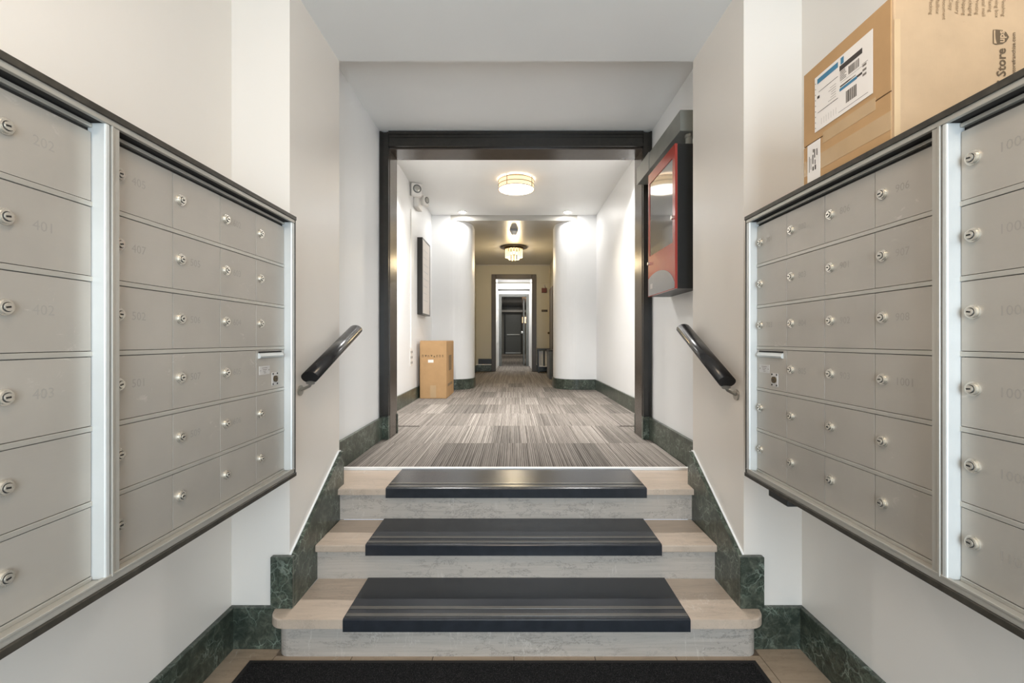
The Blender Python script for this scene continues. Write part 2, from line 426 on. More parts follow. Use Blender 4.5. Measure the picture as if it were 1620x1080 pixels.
# sloping skirts beside the stairs and the upright blocks on the return walls
for side, x0, x1, b0, b1 in (('left', PL, PL+.025, -1.062, PL+.025), ('right', PR-.028, PR, PR-.028, 1.092)):
    bm = bmesh.new()
    add_prism(bm, [(YRET-.004, S1), (YRET-.004, .402), (2.56, .722), (2.584, .722), (2.584, S1)], x0, x1, 'X')
    tag(bmobj('trim_2' if side == 'left' else 'trim_3', bm, M['green'], origin=((x0+x1)/2, 2.3, S1)), kind='structure')
    s_ = 1 if side == 'left' else -1; xa, xb = sorted(((PL if s_ > 0 else PR), (PL if s_ > 0 else PR)+s_*.008))
    bm = bmesh.new(); add_prism(bm, [(YRET-.004, .402), (2.56, .722), (2.584, .722), (2.584, .7265), (2.558, .7265), (YRET-.004, .4065)], xa, xb, 'X')
    tag(bmobj('trim_10' if side == 'left' else 'trim_11', bm, M['wallw'], origin=(xa, 2.3, .4)), kind='structure')
    struct('trim_4' if side == 'left' else 'trim_5', b0, b1, YRET-.028, YRET-.004, S1, .405, M['green'], .003)

# ------------------------------------------------------------------ stairs
st = tag(empty('staircase', (0.01, 2.2, 0)), 'three beige marble steps rising between green skirts to the carpeted corridor', 'stairs')
def rounded_rect(x0, x1, y0, y1, r):
    p = []
    for k in range(9):
        a = PI+PI/2*k/8; p.append((x0+r+r*math.cos(a), y0+r+r*math.sin(a)))
    for k in range(9):
        a = 1.5*PI+PI/2*k/8; p.append((x1-r+r*math.cos(a), y0+r+r*math.sin(a)))
    return p+[(x1, y1), (x0, y1)]
def bevel_top(bm, zt, off):
    es = [e for e in bm.edges if all(abs(v.co.z-zt) < 1e-5 for v in e.verts)]
    bmesh.ops.bevel(bm, geom=es, offset=off, segments=3, affect='EDGES', profile=.5)
IN0, IN1 = PL+.025, PR-.028
bm = bmesh.new(); p = rounded_rect(-1.042, 1.068, 1.905, YRET-.022, .075)
p = p[:-2]+[(1.068, YRET-.022), (IN1, YRET-.022), (IN1, 2.24), (IN0, 2.24), (IN0, YRET-.022), (-1.042, YRET-.022)]
add_prism(bm, p, S1-.038, S1); bevel_top(bm, S1, .006); bmobj('tread', bm, M['tread'], st, (0, 2.0, S1-.038))
bm = bmesh.new(); add_prism(bm, rounded_rect(-1.014, 1.046, 1.944, YRET-.022, .05), 0, S1-.038); bmobj('riser', bm, M['riser'], st, (0, 1.98, 0))
bm = bmesh.new(); add_box(bm, IN0, IN1, 2.204, 2.525, S2-.035, S2, .006); bmobj('tread', bm, M['tread'], st, (0, 2.35, S2-.035))
box('riser', IN0, IN1, 2.235, 2.265, S1, S2-.035, M['riser'], st)
bm = bmesh.new(); add_prism(bm, [(IN0, 2.495), (IN1, 2.495), (IN1, 2.586), (RR-.025, 2.586), (RR-.025, 2.862), (RL+.025, 2.862), (RL+.025, 2.586), (IN0, 2.586)], UP-.033, UP-.001)
bevel_top(bm, UP-.001, .004); bmobj('tread', bm, M['tread'], st, (0, 2.65, UP-.033))
box('riser', IN0, IN1, 2.525, 2.555, S2, UP-.033, M['riser'], st)

# rubber mats on the treads
for (x0, x1, yf, yb, zt, lab) in ((-.715, .738, 1.905, 2.232, S1, 'black rubber stair mat on the lowest and widest step'),
                                  (-.718, .716, 2.204, 2.522, S2, 'black rubber stair mat on the middle step'),
                                  (-.702, .728, 2.495, 2.860, UP, 'shiny black rubber stair mat on the top step next to the carpet')):
    t = tag(empty('stair_mat', ((x0+x1)/2, yf, zt)), lab, 'stair mat', 'rubber mats on the three steps')
    bm = bmesh.new()
    e = .001
    add_prism(bm, [(yf-.005, zt-.048), (yf-e, zt-.048), (yf-e, zt+e), (yb, zt+e), (yb, zt+.006), (yf+.004, zt+.006), (yf-.002, zt+.004), (yf-.005, zt)], x0, x1, 'X')
    bmobj('pad', bm, M['rubber'], t, ((x0+x1)/2, yf, zt))
    for d in (.014, .066):
        box('rib', x0+.004, x1-.004, yf+d, yf+d+.02, zt+.006, zt+.0085, M['rib'], t, .001)

# floor mat at the foot of the stairs
t = tag(empty('floor_mat', (-.05, .9, 0)), 'black speckled entrance mat on the tiled floor below the stairs', 'mat')
box('pile', -1.09, .995, -.2, 1.892, 0.0, .011, M['mat'], t, .003)
bm = bmesh.new()
for a in ((-1.108, -1.09, -.218, 1.91), (.995, 1.013, -.218, 1.91), (-1.09, .995, 1.892, 1.91), (-1.09, .995, -.218, -.2)):
    add_box(bm, a[0], a[1], a[2], a[3], 0.0, .007)
bmobj('border', bm, M['matedge'], t, (-.05, .9, 0))

# ------------------------------------------------------------------ doorway with dark casing
d1 = tag(empty('door_1', (.015, YD0, UP)), kind='structure')
def casing_v(x_out, x_in, s):
    bm = bmesh.new(); z0, z1 = UP+BH+.005, 3.064
    w_ = x_in-x_out
    for a, b, d in ((0, .2, .048), (.2, .34, .034), (.34, .8, .026), (.8, 1, .036)):
        xa, xb = sorted((x_out+w_*a, x_out+w_*b)); add_box(bm, xa, xb, YD0-d, YD0+.04, z0, z1)
    bmobj('casing', bm, M['casing'], d1, ((x_out+x_in)/2, YD0, z0))
casing_v(RL+.002, -1.032, 1); casing_v(RR-.002, 1.066, -1)
bm = bmesh.new()
for a, b, d in ((2.946, 2.972, .036), (2.972, 3.02, .026), (3.02, 3.042, .034), (3.042, 3.066, .048)):
    add_box(bm, -1.03, 1.064, YD0-d-.001, YD0+.04, a, b)
bmobj('head_casing', bm, M['casing'], d1, (.015, YD0, 2.946))
box('jamb', -1.04, -1.028, YD0+.0, YD1+.012, UP, 2.946, M['jamb'], d1)
box('jamb', 1.062, 1.074, YD0+.0, YD1+.012, UP, 2.946, M['jamb'], d1)
box('head_jamb', -1.028, 1.062, YD0-.0, YD1+.012, 2.934, 2.946, M['jamb'], d1)

# ------------------------------------------------------------------ mailbox banks
ROWZ = [.434-.1538*k for k in range(7)]            # relative to the lens height
BOT, TOP = -.520, .473
YC = [.971+.187*k for k in range(5)]               # far panel columns
NC = [.935-.187*k for k in range(3)]               # near panel columns (going towards the camera)
bm = bmesh.new(); add_box(bm, .0011, .1859, -.006, .004, .0058, .1465, .0003); DOOR = to_mesh(bm, 'mail_door'); DOOR.materials.append(M['door'])
bm = bmesh.new()
add_cyl(bm, (0, -.0015, 0), .0145, .003, 'Y', 32); add_cyl(bm, (0, -.004, 0), .0115, .003, 'Y', 28); add_cyl(bm, (0, -.0065, 0), .0118, .002, 'Y', 28, mi=0)
add_cyl(bm, (0, -.0077, 0), .0085, .0006, 'Y', 24, mi=1); add_cyl(bm, (0, -.0088, 0), .0072, .0028, 'Y', 24); add_box(bm, -.005, .003, -.0107, -.010, -.0015, .0015, 0, 1)
LOCK = to_mesh(bm, 'lock'); LOCK.materials.append(M['lock']); LOCK.materials.append(M['keyhole'])
def lockplate():
    bm = bmesh.new(); add_box(bm, -.019, .019, -.002, 0, -.023, .023, .0004)
    add_cyl(bm, (0, -.004, 0), .0115, .006, 'Y', 24, mi=1); add_box(bm, -.0035, .0035, -.0082, -.0068, -.0015, .0015, 0, 2)
    for a in (-1, 1):
        for b in (-1, 1): add_cyl(bm, (a*.0145, -.0028, b*.0185), .003, .002, 'Y', 10, mi=2)
    me = to_mesh(bm, 'lock_plate')
    for m in ('plate', 'bronze', 'keyhole'): me.materials.append(M[m])
    return me
LPL = lockplate()
def mailbank(name, label, left, Xf, nums, slot_rc):
    """Xf: front plane of the frame; doors sit .0355 m behind it"""
    s = 1 if left else -1
    Xd = Xf-s*.0355
    Yo = 1.2
    root = tag(empty(name, (Xd, Yo, CH+BOT), PI/2 if left else -PI/2), label, 'mailboxes')
    U = lambda Y: (Y-Yo)*s                 # local x from world Y
    Zl = lambda z: z-BOT                   # local z
    def part(nm, bm, mat, parent=root, loc=(0, 0, 0), smooth=False):
        me = to_mesh(bm, nm, smooth); me.materials.append(mat); return link(nm, me, None, loc, parent=parent)
    def pbox(nm, Ya, Yb, z0, z1, d0, d1, mat, bevel=.001):   # d = outwards from the door plane
        a, b = sorted((U(Ya), U(Yb))); bm = bmesh.new(); add_box(bm, a, b, -d1, -d0, Zl(z0), Zl(z1), bevel)
        return part(nm, bm, mat)
    Yfar, Ynear = 1.748, NC[-1]-.03
    depth = abs((XL if left else XR)-Xd)-.002
    pbox('case', Ynear+.001, Yfar-.001, BOT+.006, TOP-.006, -depth, -.006, M['edge'])
    pbox('backing', Ynear+.02, Yfar-.02, -.50, .455, -.006, -.0045, M['gap'], 0)
    # outer dark edge strips and pale front frame
    F_ = .0355
    pbox('edge_strip', Ynear, Yfar, TOP-.014, TOP, -.01, F_+.004, M['edge'])
    pbox('edge_strip', Ynear, Yfar, BOT, BOT+.014, -.01, F_+.004, M['edge'])
    pbox('edge_strip', Yfar-.006, Yfar, BOT+.014, TOP-.014, -.01, F_+.001, M['edge'])
    pbox('top_rail', Ynear, Yfar-.006, .4475, TOP-.014, F_-.010, F_, M['alu'])
    pbox('shade_strip', Ynear, Yfar-.006, .4485, TOP-.014, -.004, F_-.010, M['gap'], 0)  # dark fill that paints the shade on the underside behind the top rail
    pbox('bottom_rail', Ynear, Yfar-.006, BOT+.014, -.4935, -.004, F_-.002, M['alu'])
    pbox('bottom_lip', Ynear, Yfar-.006, -.4935, -.488, F_-.008, F_, M['alu'])
    pbox('stile', YC[4]+.0006, Yfar-.006, -.4935, .4475, -.004, F_, M['alubright'], .004)
    # mullion between the panels: two bright uprights and a grooved cover
    pbox('stile', NC[0]+.0006, NC[0]+.012, -.4935, .4475, -.004, F_-.001, M['alubright'], .003)
    pbox('mullion', NC[0]+.0145, NC[0]+.0195, -.4935, .4475, -.004, F_+.001, M['alu'])
    pbox('mullion', NC[0]+.0195, YC[0]-.0006, -.4935, .4475, -.004, F_-.002, M['alu'])
    for pan, a, b in (('far', YC[0], YC[4]), ('near', NC[-1], NC[0])):
        pbox('header', a, b, .4365, .4445, -.004, .008, M['alu'])
        for k in range(1, 6):
            lo, hi = (a, b+.004)
            pbox('row_rail', lo, hi, ROWZ[k]-.006, ROWZ[k]+.0045, -.004, .0075, M['alu'])
        pbox('row_rail', a, b, -.4935, ROWZ[6]+.004, -.004, .0075, M['alu'])
    cols = [('far', c, YC[c], YC[c+1]) for c in range(4)] + [('near', c, NC[c+1], NC[c]) for c in range(2)]
    for pan, c, ya, yb in cols:
        u0 = min(U(ya), U(yb))
        for r in range(6):
            o = link('mail_door', DOOR, None, (u0, 0, Zl(ROWZ[r+1])), parent=root)
            if (pan, r, c) == slot_rc:
                o['label'] = 'outgoing mail slot door with a label plate and square lock plate'
                bm = bmesh.new(); add_prism(bm, [(-.006, .118), (-.013, .120), (-.016, .126), (-.010, .136), (-.006, .137)], .012, .168, 'X')
                me = to_mesh(bm, 'slot_scoop'); me.materials.append(M['alubright']); link('slot_scoop', me, None, parent=o)
                bm = bmesh.new(); add_box(bm, .014, .168, -.0065, -.0058, .137, .143); me = to_mesh(bm, 'slot'); me.materials.append(M['keyhole']); link('slot', me, None, parent=o)
                bm = bmesh.new(); add_box(bm, .018, .084, -.0072, -.006, .062, .092, .0003)
                for zz, wa, wb in ((.085, .034, .068), (.079, .038, .064), (.0735, .042, .058), (.068, .046, .060)): add_box(bm, wa, wb, -.0076, -.0071, zz-.0009, zz+.0009, 0, 1)
                for xx in (.024, .078): add_cyl(bm, (xx, -.0075, .077), .0022, .001, 'Y', 10, mi=1)
                me = to_mesh(bm, 'label_plate'); me.materials.append(M['plate']); me.materials.append(M['greyink']); link('label_plate', me, None, parent=o)
                link('lock_plate', LPL, None, (.118, -.006, .042), parent=o)
                continue
            link('lock', LOCK, None, (.026, -.006, .084), (0, random.uniform(-.25, .25), 0), parent=o)
            nme = nums.get((pan, r, c))
            if nme:
                tm = text_mesh(nme, .027); 
                if not tm.materials: tm.materials.append(M['engrave'])
                link('number', tm, None, (.062 if pan == 'far' else .072, -.0064, .082), (PI/2, 0, 0), parent=o)
    return root
numsL = {('far', 0, 0): '405', ('far', 1, 0): '407', ('far', 2, 0): '502', ('far', 3, 0): '501', ('far', 1, 1): '505', ('far', 2, 1): '506', ('far', 3, 1): '507',
         ('far', 4, 1): '509', ('far', 1, 2): '603', ('far', 2, 2): '604', ('far', 3, 2): '605', ('far', 4, 2): '606', ('far', 0, 2): '602',
         ('near', 0, 0): '202', ('near', 1, 0): '401', ('near', 2, 0): '402', ('near', 3, 0): '403'}
# on the right bank column 0 is nearest to the camera
numsR = {('far', 0, 0): '906', ('far', 1, 0): '907', ('far', 2, 0): '908', ('far', 3, 0): '1001', ('far', 0, 1): '806', ('far', 1, 1): '901', ('far', 2, 1): '902', ('far', 3, 1): '903',
         ('far', 0, 2): '802', ('far', 1, 2): '803', ('far', 2, 2): '804', ('far', 3, 2): '805', ('far', 0, 3): '701', ('far', 2, 3): '703',
         ('near', 0, 0): '1004', ('near', 1, 0): '1005', ('near', 2, 0): '1006', ('near', 3, 0): '1007', ('near', 4, 0): '1008', ('near', 5, 0): '1101'}
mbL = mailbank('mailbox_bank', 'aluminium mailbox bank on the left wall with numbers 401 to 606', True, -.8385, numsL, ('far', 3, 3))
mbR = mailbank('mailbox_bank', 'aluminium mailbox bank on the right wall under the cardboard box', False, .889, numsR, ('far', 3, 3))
bm = bmesh.new(); add_box(bm, -.39, -.28, .04, .10, -.022, .0, .002); me = to_mesh(bm, 'support_bracket'); me.materials.append(M['cabinetblack'])
link('support_bracket', me, None, (0, -.075, 0), parent=mbR)

# ------------------------------------------------------------------ cardboard box on the right mailboxes
BX0, BX1, BY0, BY1, BZ0, BZ1 = .905, 1.245, 1.085, 1.418, CH+TOP+.001, CH+TOP+.352
cb = tag(empty('cardboard_box', ((BX0+BX1)/2, (BY0+BY1)/2, BZ0)), 'brown cardboard box with shipping labels on top of the right mailboxes', 'box')
box('carton', BX0, BX1, BY0, BY1, BZ0, BZ1, M['card'], cb, .006)
# closing flaps on the aisle side
zs = CH+.596
box('flap', BX0-.003, BX0, BY0+.004, BY1-.002, zs+.0018, BZ1-.004, M['card2'], cb, .001)
box('flap', BX0-.003, BX0, BY0+.004, BY1-.002, BZ0+.002, zs-.0012, M['card2'], cb, .001)
box('flap_gap', BX0-.0008, BX0, BY0+.006, BY1-.004, zs-.0012, zs+.0018, M['seam'], cb)
box('packing_tape', BX0-.0036, BX0-.003, BY0+.05, BY1-.09, zs-.022, zs+.01, M['tape'], cb)
box('packing_tape', BX0-.0036, BX0-.003, BY0+.003, BY1-.003, BZ0+.03, BZ0+.075, M['tape'], cb)
box('edge_tape', BX0+.001, BX0+.016, BY0-.0008, BY0, BZ0+.004, BZ1-.06, M['tape'], cb)
def on_face(Ya, Yb, za, zb, lift): # slab on the aisle face
    bm_ = bmesh.new(); add_box(bm_, BX0-.003-lift-.0006, BX0-.003-lift, Ya, Yb, CH+za, CH+zb); return bm_
lab = bmobj('shipping_label', on_face(1.142, 1.362, .620, .782, .001), M['paper'], cb, (BX0-.003, 1.25, CH+.70))
lab2 = bmobj('small_label', on_face(1.338, 1.396, .480, .594, .001), M['paper'], cb, (BX0-.003, 1.366, CH+.53))
def printed(parent, name, mat, rects):
    bm_ = bmesh.new()
    for (u0, u1, v0, v1) in rects:      # u from viewer's left (far) to right, v up, metres
        x0 = BX0-.0050; q = [(x0, 1.362-u, CH+.620+v) for u, v in ((u0, v0), (u1, v0), (u1, v1), (u0, v1))]
        bm_.faces.new([bm_.verts.new(c) for c in q])
    wl = cb.matrix_world
    bmesh.ops.translate(bm_, verts=bm_.verts, vec=-(Vector((BX0-.003, 1.25, CH+.70))))
    me_ = to_mesh(bm_, name); me_.materials.append(mat); o_ = link(name, me_, None, parent=parent)
    if len(rects) > 1: o_['kind'] = 'stuff'
random.seed(3)
for q in [(.012, .098, .138, .153), (.108, .12, .138, .156), (.104, .168, .066, .074)]: printed(lab, 'blue_print', M['blueink'], [q])
blk = [(.018, .098, .112, .1135), (.014, .098, .052, .0535), (.104, .186, .122, .136), (.168, .186, .068, .074), (.012, .022, .094, .102), (.10, .205, .010, .011), (.185, .205, .092, .093), (.108, .2, .088, .0886)]
x = .128
while x < .165:
    ww = random.choice((.001, .0016, .0026)); blk.append((x, x+ww, .022, .054)); x += ww+random.choice((.001, .0018))
x = .138
while x < .176:
    ww = random.choice((.001, .0016, .0026)); blk.append((x, x+ww, .094, .116)); x += ww+random.choice((.001, .0018))
for k in range(9): blk.append((.0025, .0052, .010+k*.0165, .0128+k*.0165))
printed(lab, 'black_print', M['ink'], blk)
gry = []
for k in range(7): gry.append((.106, .106+random.uniform(.012, .026), .094+k*.0045, .0962+k*.0045))
for k in range(4): gry.append((.106, .106+random.uniform(.03, .06), .078-k*.0005, .0805-k*.0005))
for k in range(6): gry.append((.05+random.uniform(0, .03), .09, .062+k*.007, .0632+k*.007))
for k in range(7): gry.append((.03+k*.01, .0306+k*.01, .012, .03))
for k in range(3): gry.append((.187, .2, .06+k*.012, .066+k*.012))
printed(lab, 'grey_print', M['greyink'], gry)
bm = bmesh.new()
for (u0, u1, v0, v1) in [(.008, .0105, .03, .078), (.016, .018, .036, .07), (.024, .030, .03, .042), (.034, .04, .03, .044), (.024, .028, .05, .078), (.034, .0375, .046, .06), (.032, .036, .066, .092), (.026, .03, .084, .094), (.042, .046, .07, .09)]:
    bm.faces.new([bm.verts.new((BX0-.0050, 1.396-u, CH+.48+v)) for u, v in ((u0, v0), (u1, v0), (u1, v1), (u0, v1))])
bmesh.ops.translate(bm, verts=bm.verts, vec=-Vector((BX0-.003, 1.366, CH+.53)))
me = to_mesh(bm, 'black_print'); me.materials.append(M['ink']); link('black_print', me, None, parent=lab2)
# printing on the face that looks towards the entrance
def front_text(name, s, size, mat, x_px, y_px, rz, align='LEFT', bold=0.0):
    p = px(x_px, y_px, BY0-.0012)-cb.location
    me_ = text_mesh(s, size, bold, align)
    if not me_.materials: me_.materials.append(mat)
    return link(name, me_, None, p, (PI/2, -rz, 0), parent=cb)
front_text('store_lettering', 'The UPS Store', .0305, M['brownink'], 1585, 76, PI/2, 'RIGHT', .02)
front_text('web_address', 'theupsstorefranchise.com', .0128, M['brownink'], 1604, 51, PI/2, 'RIGHT', .012)
for k, wd in enumerate(['Packing', 'Mailbox', 'Document', 'Copy', 'Notary', 'Shipping', 'Packaging', 'Printing', 'Postal mail', 'Faxing', 'Moving box', 'Finishing']):
    front_text('service_word', wd, .0125, M['tanink'], 1473+k*10.4, [23, 22, 31, 16, 22, 24, 25, 23, 26, 19, 28, 26][k], -PI/2, 'RIGHT')
# shield logo
def ppx(x, y): 
    p = px(x, y, BY0-.0010); return p
bm = bmesh.new()
sh = [(1571, 47), (1571, 69), (1576, 70.5), (1586, 69.5), (1592, 66), (1596.5, 58.5), (1592, 51), (1586, 47.5), (1576, 46.5)]
bm.faces.new([bm.verts.new(ppx(*q)) for q in sh]); logo = bmobj('logo', bm, M['brownink'], cb, ppx(1584, 58))
bm = bmesh.new(); bm.faces.new([bm.verts.new(ppx(*q)+Vector((0, -.0006, 0))) for q in [(1572, 48), (1572, 69), (1576.5, 69.3), (1574.6, 62), (1574, 55), (1574.2, 48)]])
bmesh.ops.translate(bm, verts=bm.verts, vec=-ppx(1584, 58)); me = to_mesh(bm, 'logo_band'); me.materials.append(M['card']); link('logo_band', me, None, parent=logo)
tm = text_mesh('ups', .021, .03, 'CENTER'); tm.materials.append(M['card']); link('logo_letters', tm, None, (0.0006, -.0006, 0), (PI/2, -PI/2, 0), parent=logo)

# ------------------------------------------------------------------ handrails
def handrail(A, B, wallx, lab):
    A, B = Vector(A), Vector(B)
    t = tag(empty('handrail', (A.x, A.y, A.z)), lab, 'handrail', 'black handrails beside the stairs')
    bm = bmesh.new(); add_tube(bm, [A, A.lerp(B, .5), B], .039, 28, .028); bmobj('rail', bm, M['rail'], t, A)
    for p in bm_polys(t.children[0]): pass
    dn = Vector((0, .3, -1)).normalized()
    bm = bmesh.new(); o_ = Vector((0, .006, -.024)); add_tube(bm, [A+o_*1.1, B+o_*1.1], .022, 12, .009); bmobj('rail_core', bm, M['steel'], t, A)
    for f in (.07, .78):
        c = A.lerp(B, f)+Vector((0, 0, -.03)); s = 1 if wallx > 0 else -1
        bm = bmesh.new(); add_tube(bm, [c, c+Vector((s*.02, 0, -.03)), Vector((wallx-s*.004, c.y, c.z-.05))], .007, 10)
        add_cyl(bm, (wallx-s*.004, c.y, c.z-.05), .024, .006, 'X', 20)
        bmobj('bracket', bm, M['steel'], t, c)
def bm_polys(o):
    for p in o.data.polygons: p.use_smooth = len(p.vertices) == 4
    return []
handrail((-.925, 2.062, CH-.168), (-.925, 2.66, CH+.062), PL, 'black oval handrail on the left pier beside the stairs')
handrail((.953, 2.035, CH-.186), (.953, 2.56, CH+.066), PR, 'black oval handrail on the right pier below the red alarm panel')

# ------------------------------------------------------------------ red alarm panel and sheet metal duct
ap = tag(empty('fire_alarm_cabinet', (1.06, 3.03, 1.663)), 'red fire alarm control panel with a glass window on the right wall', 'alarm panel')
Y0, Y1, Z0, Z1, XF = 2.75, 3.30, 1.663, 2.54, .974
box('cabinet', XF+.014, RR-.001, Y0+.002, Y1, Z0, Z1, M['cabinetblack'], ap, .003)
bm = bmesh.new()
wy0, wy1, wz0, wz1 = Y0+.045, Y1-.03, 1.95, Z1-.07
add_box(bm, XF, XF+.014, Y0, wy0, Z0, Z1); add_box(bm, XF, XF+.014, wy1, Y1, Z0, Z1)
add_box(bm, XF, XF+.014, wy0, wy1, wz1, Z1); add_box(bm, XF, XF+.014, wy0, wy1, Z0, wz0)
pd = bmobj('door', bm, M['red'], ap, (XF, Y0, Z0))
def sub(parent, root, name, bm_, mat, origin, smooth=False):
    bmesh.ops.translate(bm_, verts=bm_.verts, vec=-(root.location+parent.location)); me_ = to_mesh(bm_, name, smooth); me_.materials.append(mat); return link(name, me_, None, parent=parent)
bm = bmesh.new(); add_box(bm, XF+.004, XF+.008, wy0, wy1, wz0, wz1); sub(pd, ap, 'window_pane', bm, M['cabglass'], None)
bm = bmesh.new()
pts = [(Y0+.01, Z0+.004)]+[(Y0+.01+.53*k/14, Z0+.004+.15*math.sqrt(max(0, 1-((k/14-.62)/.64)**2))) for k in range(0, 15)]+[(Y1-.01, Z0+.004)]
add_prism(bm, pts, XF-.002, XF+.001, 'X'); sub(pd, ap, 'grey_badge', bm, M['greypl'], None)
bm = bmesh.new(); add_box(bm, XF-.003, XF-.0018, Y1-.11, Y1-.06, Z0+.05, Z0+.085); sub(pd, ap, 'badge_mark', bm, M['plate'], None)
bm = bmesh.new(); add_cyl(bm, (XF-.006, Y0+.036, 2.10), .013, .014, 'X', 20); sub(pd, ap, 'door_lock', bm, M['lock'], None)
bm = bmesh.new(); add_cyl(bm, (XF-.006, Y1-.026, 1.90), .011, .014, 'X', 20); sub(pd, ap, 'door_lock', bm, M['lock'], None)
du = tag(empty('cable_duct', (1.07, 3.25, 2.62)), 'grey sheet metal cable duct running along the wall above the red panel', 'duct')
box('trunk', 1.012, RR-.001, 2.77, 3.735, 2.625, 2.752, M['galv'], du, .002)
bm = bmesh.new(); add_cyl(bm, (1.085, 2.82, 2.582), .02, .084, 'Z', 20); add_cyl(bm, (1.085, 2.82, 2.612), .026, .02, 'Z', 6); bmobj('conduit_stub', bm, M['galv'], du, (1.085, 2.82, 2.54))
box('seam_cover', 1.008, 1.012, 3.40, 3.735, 2.62, 2.757, M['galv'], du)

# ------------------------------------------------------------------ corridor things
# framed notice on the left wall
nf = tag(empty('framed_notice', (KL, 6.66, 1.713)), 'tall black framed notice hanging on the left corridor wall', 'picture frame')
a0, a1, b0, b1, xo = 6.376, 6.955, 1.713, 2.793, KL+.075
bm = bmesh.new()
for (ya, yb, za, zb) in ((a0, a0+.02, b0, b1), (a1-.02, a1, b0, b1), (a0+.02, a1-.02, b0, b0+.02), (a0+.02, a1-.02, b1-.02, b1)): add_box(bm, KL, xo, ya, yb, za, zb)
bmobj('frame', bm, M['black'], nf, (KL, a0, b0))
box('notice_sheet', KL+.002, xo-.004, a0+.02, a1-.02, b0+.02, b1-.02, M['paper'], nf)
bm = bmesh.new()
for k in range(0, 24, 3): add_box(bm, xo-.004, xo-.0034, a0+.1, a0+.1+random.uniform(.22, .38), b1-.16-.034*k, b1-.152-.034*k)
bmobj('printed_lines', bm, plain('pale_grey_print', srgb(206, 206, 206), .7), nf, (xo-.012, a0, b0))
box('glazing_bead', xo-.004, xo-.001, a0+.02, a0+.03, b0+.02, b1-.02, M['greypl'], nf)

# floor carton
fc = tag(empty('floor_carton', (-1.125, 6.68, UP+.005)), 'tall plain cardboard carton standing on the carpet by the left wall', 'box')
cx0, cx1, cy0, cy1, ch = -1.305, -.935, 6.31, 7.06, .805
box('carton', cx0, cx1, cy0, cy1, UP+.005, UP+ch, M['card2'], fc, .008)
box('top_flap', cx0+.004, cx1-.004, cy0+.003, (cy0+cy1)/2-.002, UP+ch, UP+ch+.005, M['card2'], fc)
box('top_flap', cx0+.004, cx1-.004, (cy0+cy1)/2+.002, cy1-.003, UP+ch, UP+ch+.005, M['card2'], fc)
box('white_sticker', -1.19, -1.115, cy0-.001, cy0, UP+.505, UP+.545, M['paper'], fc)
bm = bmesh.new()
for k, (w_, h_) in enumerate([(.02, .035), (.028, .03), (.022, .028), (.026, .026), (.024, .024), (.02, .032), (.016, .034), (.016, .034)]):
    x = -1.275+k*.04
    if k in (1, 3): add_prism(bm, [(x, UP+.61), (x+w_, UP+.61), (x+w_/2, UP+.61-h_)], cy0-.0012, cy0, 'Y')
    elif k == 4: add_prism(bm, [(x, UP+.58), (x+w_, UP+.58), (x+w_/2, UP+.58+h_)], cy0-.0012, cy0, 'Y')
    else:
        add_box(bm, x, x+.005, cy0-.0012, cy0, UP+.578, UP+.578+h_); add_box(bm, x+w_-.005, x+w_, cy0-.0012, cy0, UP+.578, UP+.578+h_); add_box(bm, x, x+w_, cy0-.0012, cy0, UP+.573+h_, UP+.578+h_)
bmobj('printed_marks', bm, M['brownink'], fc, (-1.1, cy0, UP+.58))
box('packing_tape', -1.16, -1.08, cy0-.001, cy0, UP+.02, UP+.19, M['tape'], fc)
bm = bmesh.new(); add_box(bm, cx1, cx1+.001, cy0+.22, cy0+.5, UP+.38, UP+.60); bmobj('side_print', bm, M['tanink'], fc, (cx1, cy0, UP))
bm = bmesh.new(); add_box(bm, cx1, cx1+.001, cy0+.12, cy0+.6, UP+.16, UP+.2); bmobj('side_print', bm, M['tanink'], fc, (cx1, cy0, UP))

# emergency light with conduit and outlet
ez, ey = CH+1.86, 5.98
el = tag(empty('emergency_light', (KL, ey, ez-.12)), 'white twin-head emergency light high on the left corridor wall', 'emergency light')
box('housing', KL, KL+.07, ey+.16, ey+.42, ez-.06, ez+.10, M['white'], el, .012)
def head(c, rot, k):
    bm = bmesh.new(); add_box(bm, -.07*k, .07*k, -.03, .03, -.085*k, .085*k, .012); me_ = to_mesh(bm, 'lamp_head'); me_.materials.append(M['white'])
    h = link('lamp_head', me_, None, Vector(c)-el.location, rot, el)
    bm = bmesh.new(); add_cyl(bm, (.004, -.03, .01), .055*k, .008, 'Y', 32); me_ = to_mesh(bm, 'lens_rim'); me_.materials.append(M['greydoor']); link('lens_rim', me_, None, parent=h)
    bm = bmesh.new(); add_cyl(bm, (.004, -.036, .01), .047*k, .008, 'Y', 32, .02); me_ = to_mesh(bm, 'lens'); me_.materials.append(M['steel']); link('lens', me_, None, parent=h)
head((KL+.075, ey-.02, ez+.105), (0, 0, .5), 1.0); head((KL+.12, ey+.34, ez+.07), (0, 0, 1.1), .8)
bm = bmesh.new(); add_tube(bm, [(KL, ey, ez+.08), (KL+.05, ey, ez+.09)], .014, 12); bmobj('swivel', bm, M['white'], el, (KL, ey, ez))
co = box('wall_conduit', KL, KL+.012, ey-.02, ey, CH-.10, ez-.141, M['white']); tag(co, 'thin white surface conduit running down from the emergency light', 'conduit')
oy = 5.98; op = tag(empty('wall_outlet', (KL, oy, CH-.34)), 'white outlet plate with dark slots low on the left corridor wall', 'outlet')
box('plate', KL, KL+.008, oy-.055, oy+.09, CH-.34, CH-.11, M['white'], op, .002)
for dy in (-.02, .05):
    for dz in (.03, .10, .17): box('socket', KL+.008, KL+.0095, oy+dy-.014, oy+dy+.014, CH-.34+dz, CH-.34+dz+.03, M['greydoor'], op)

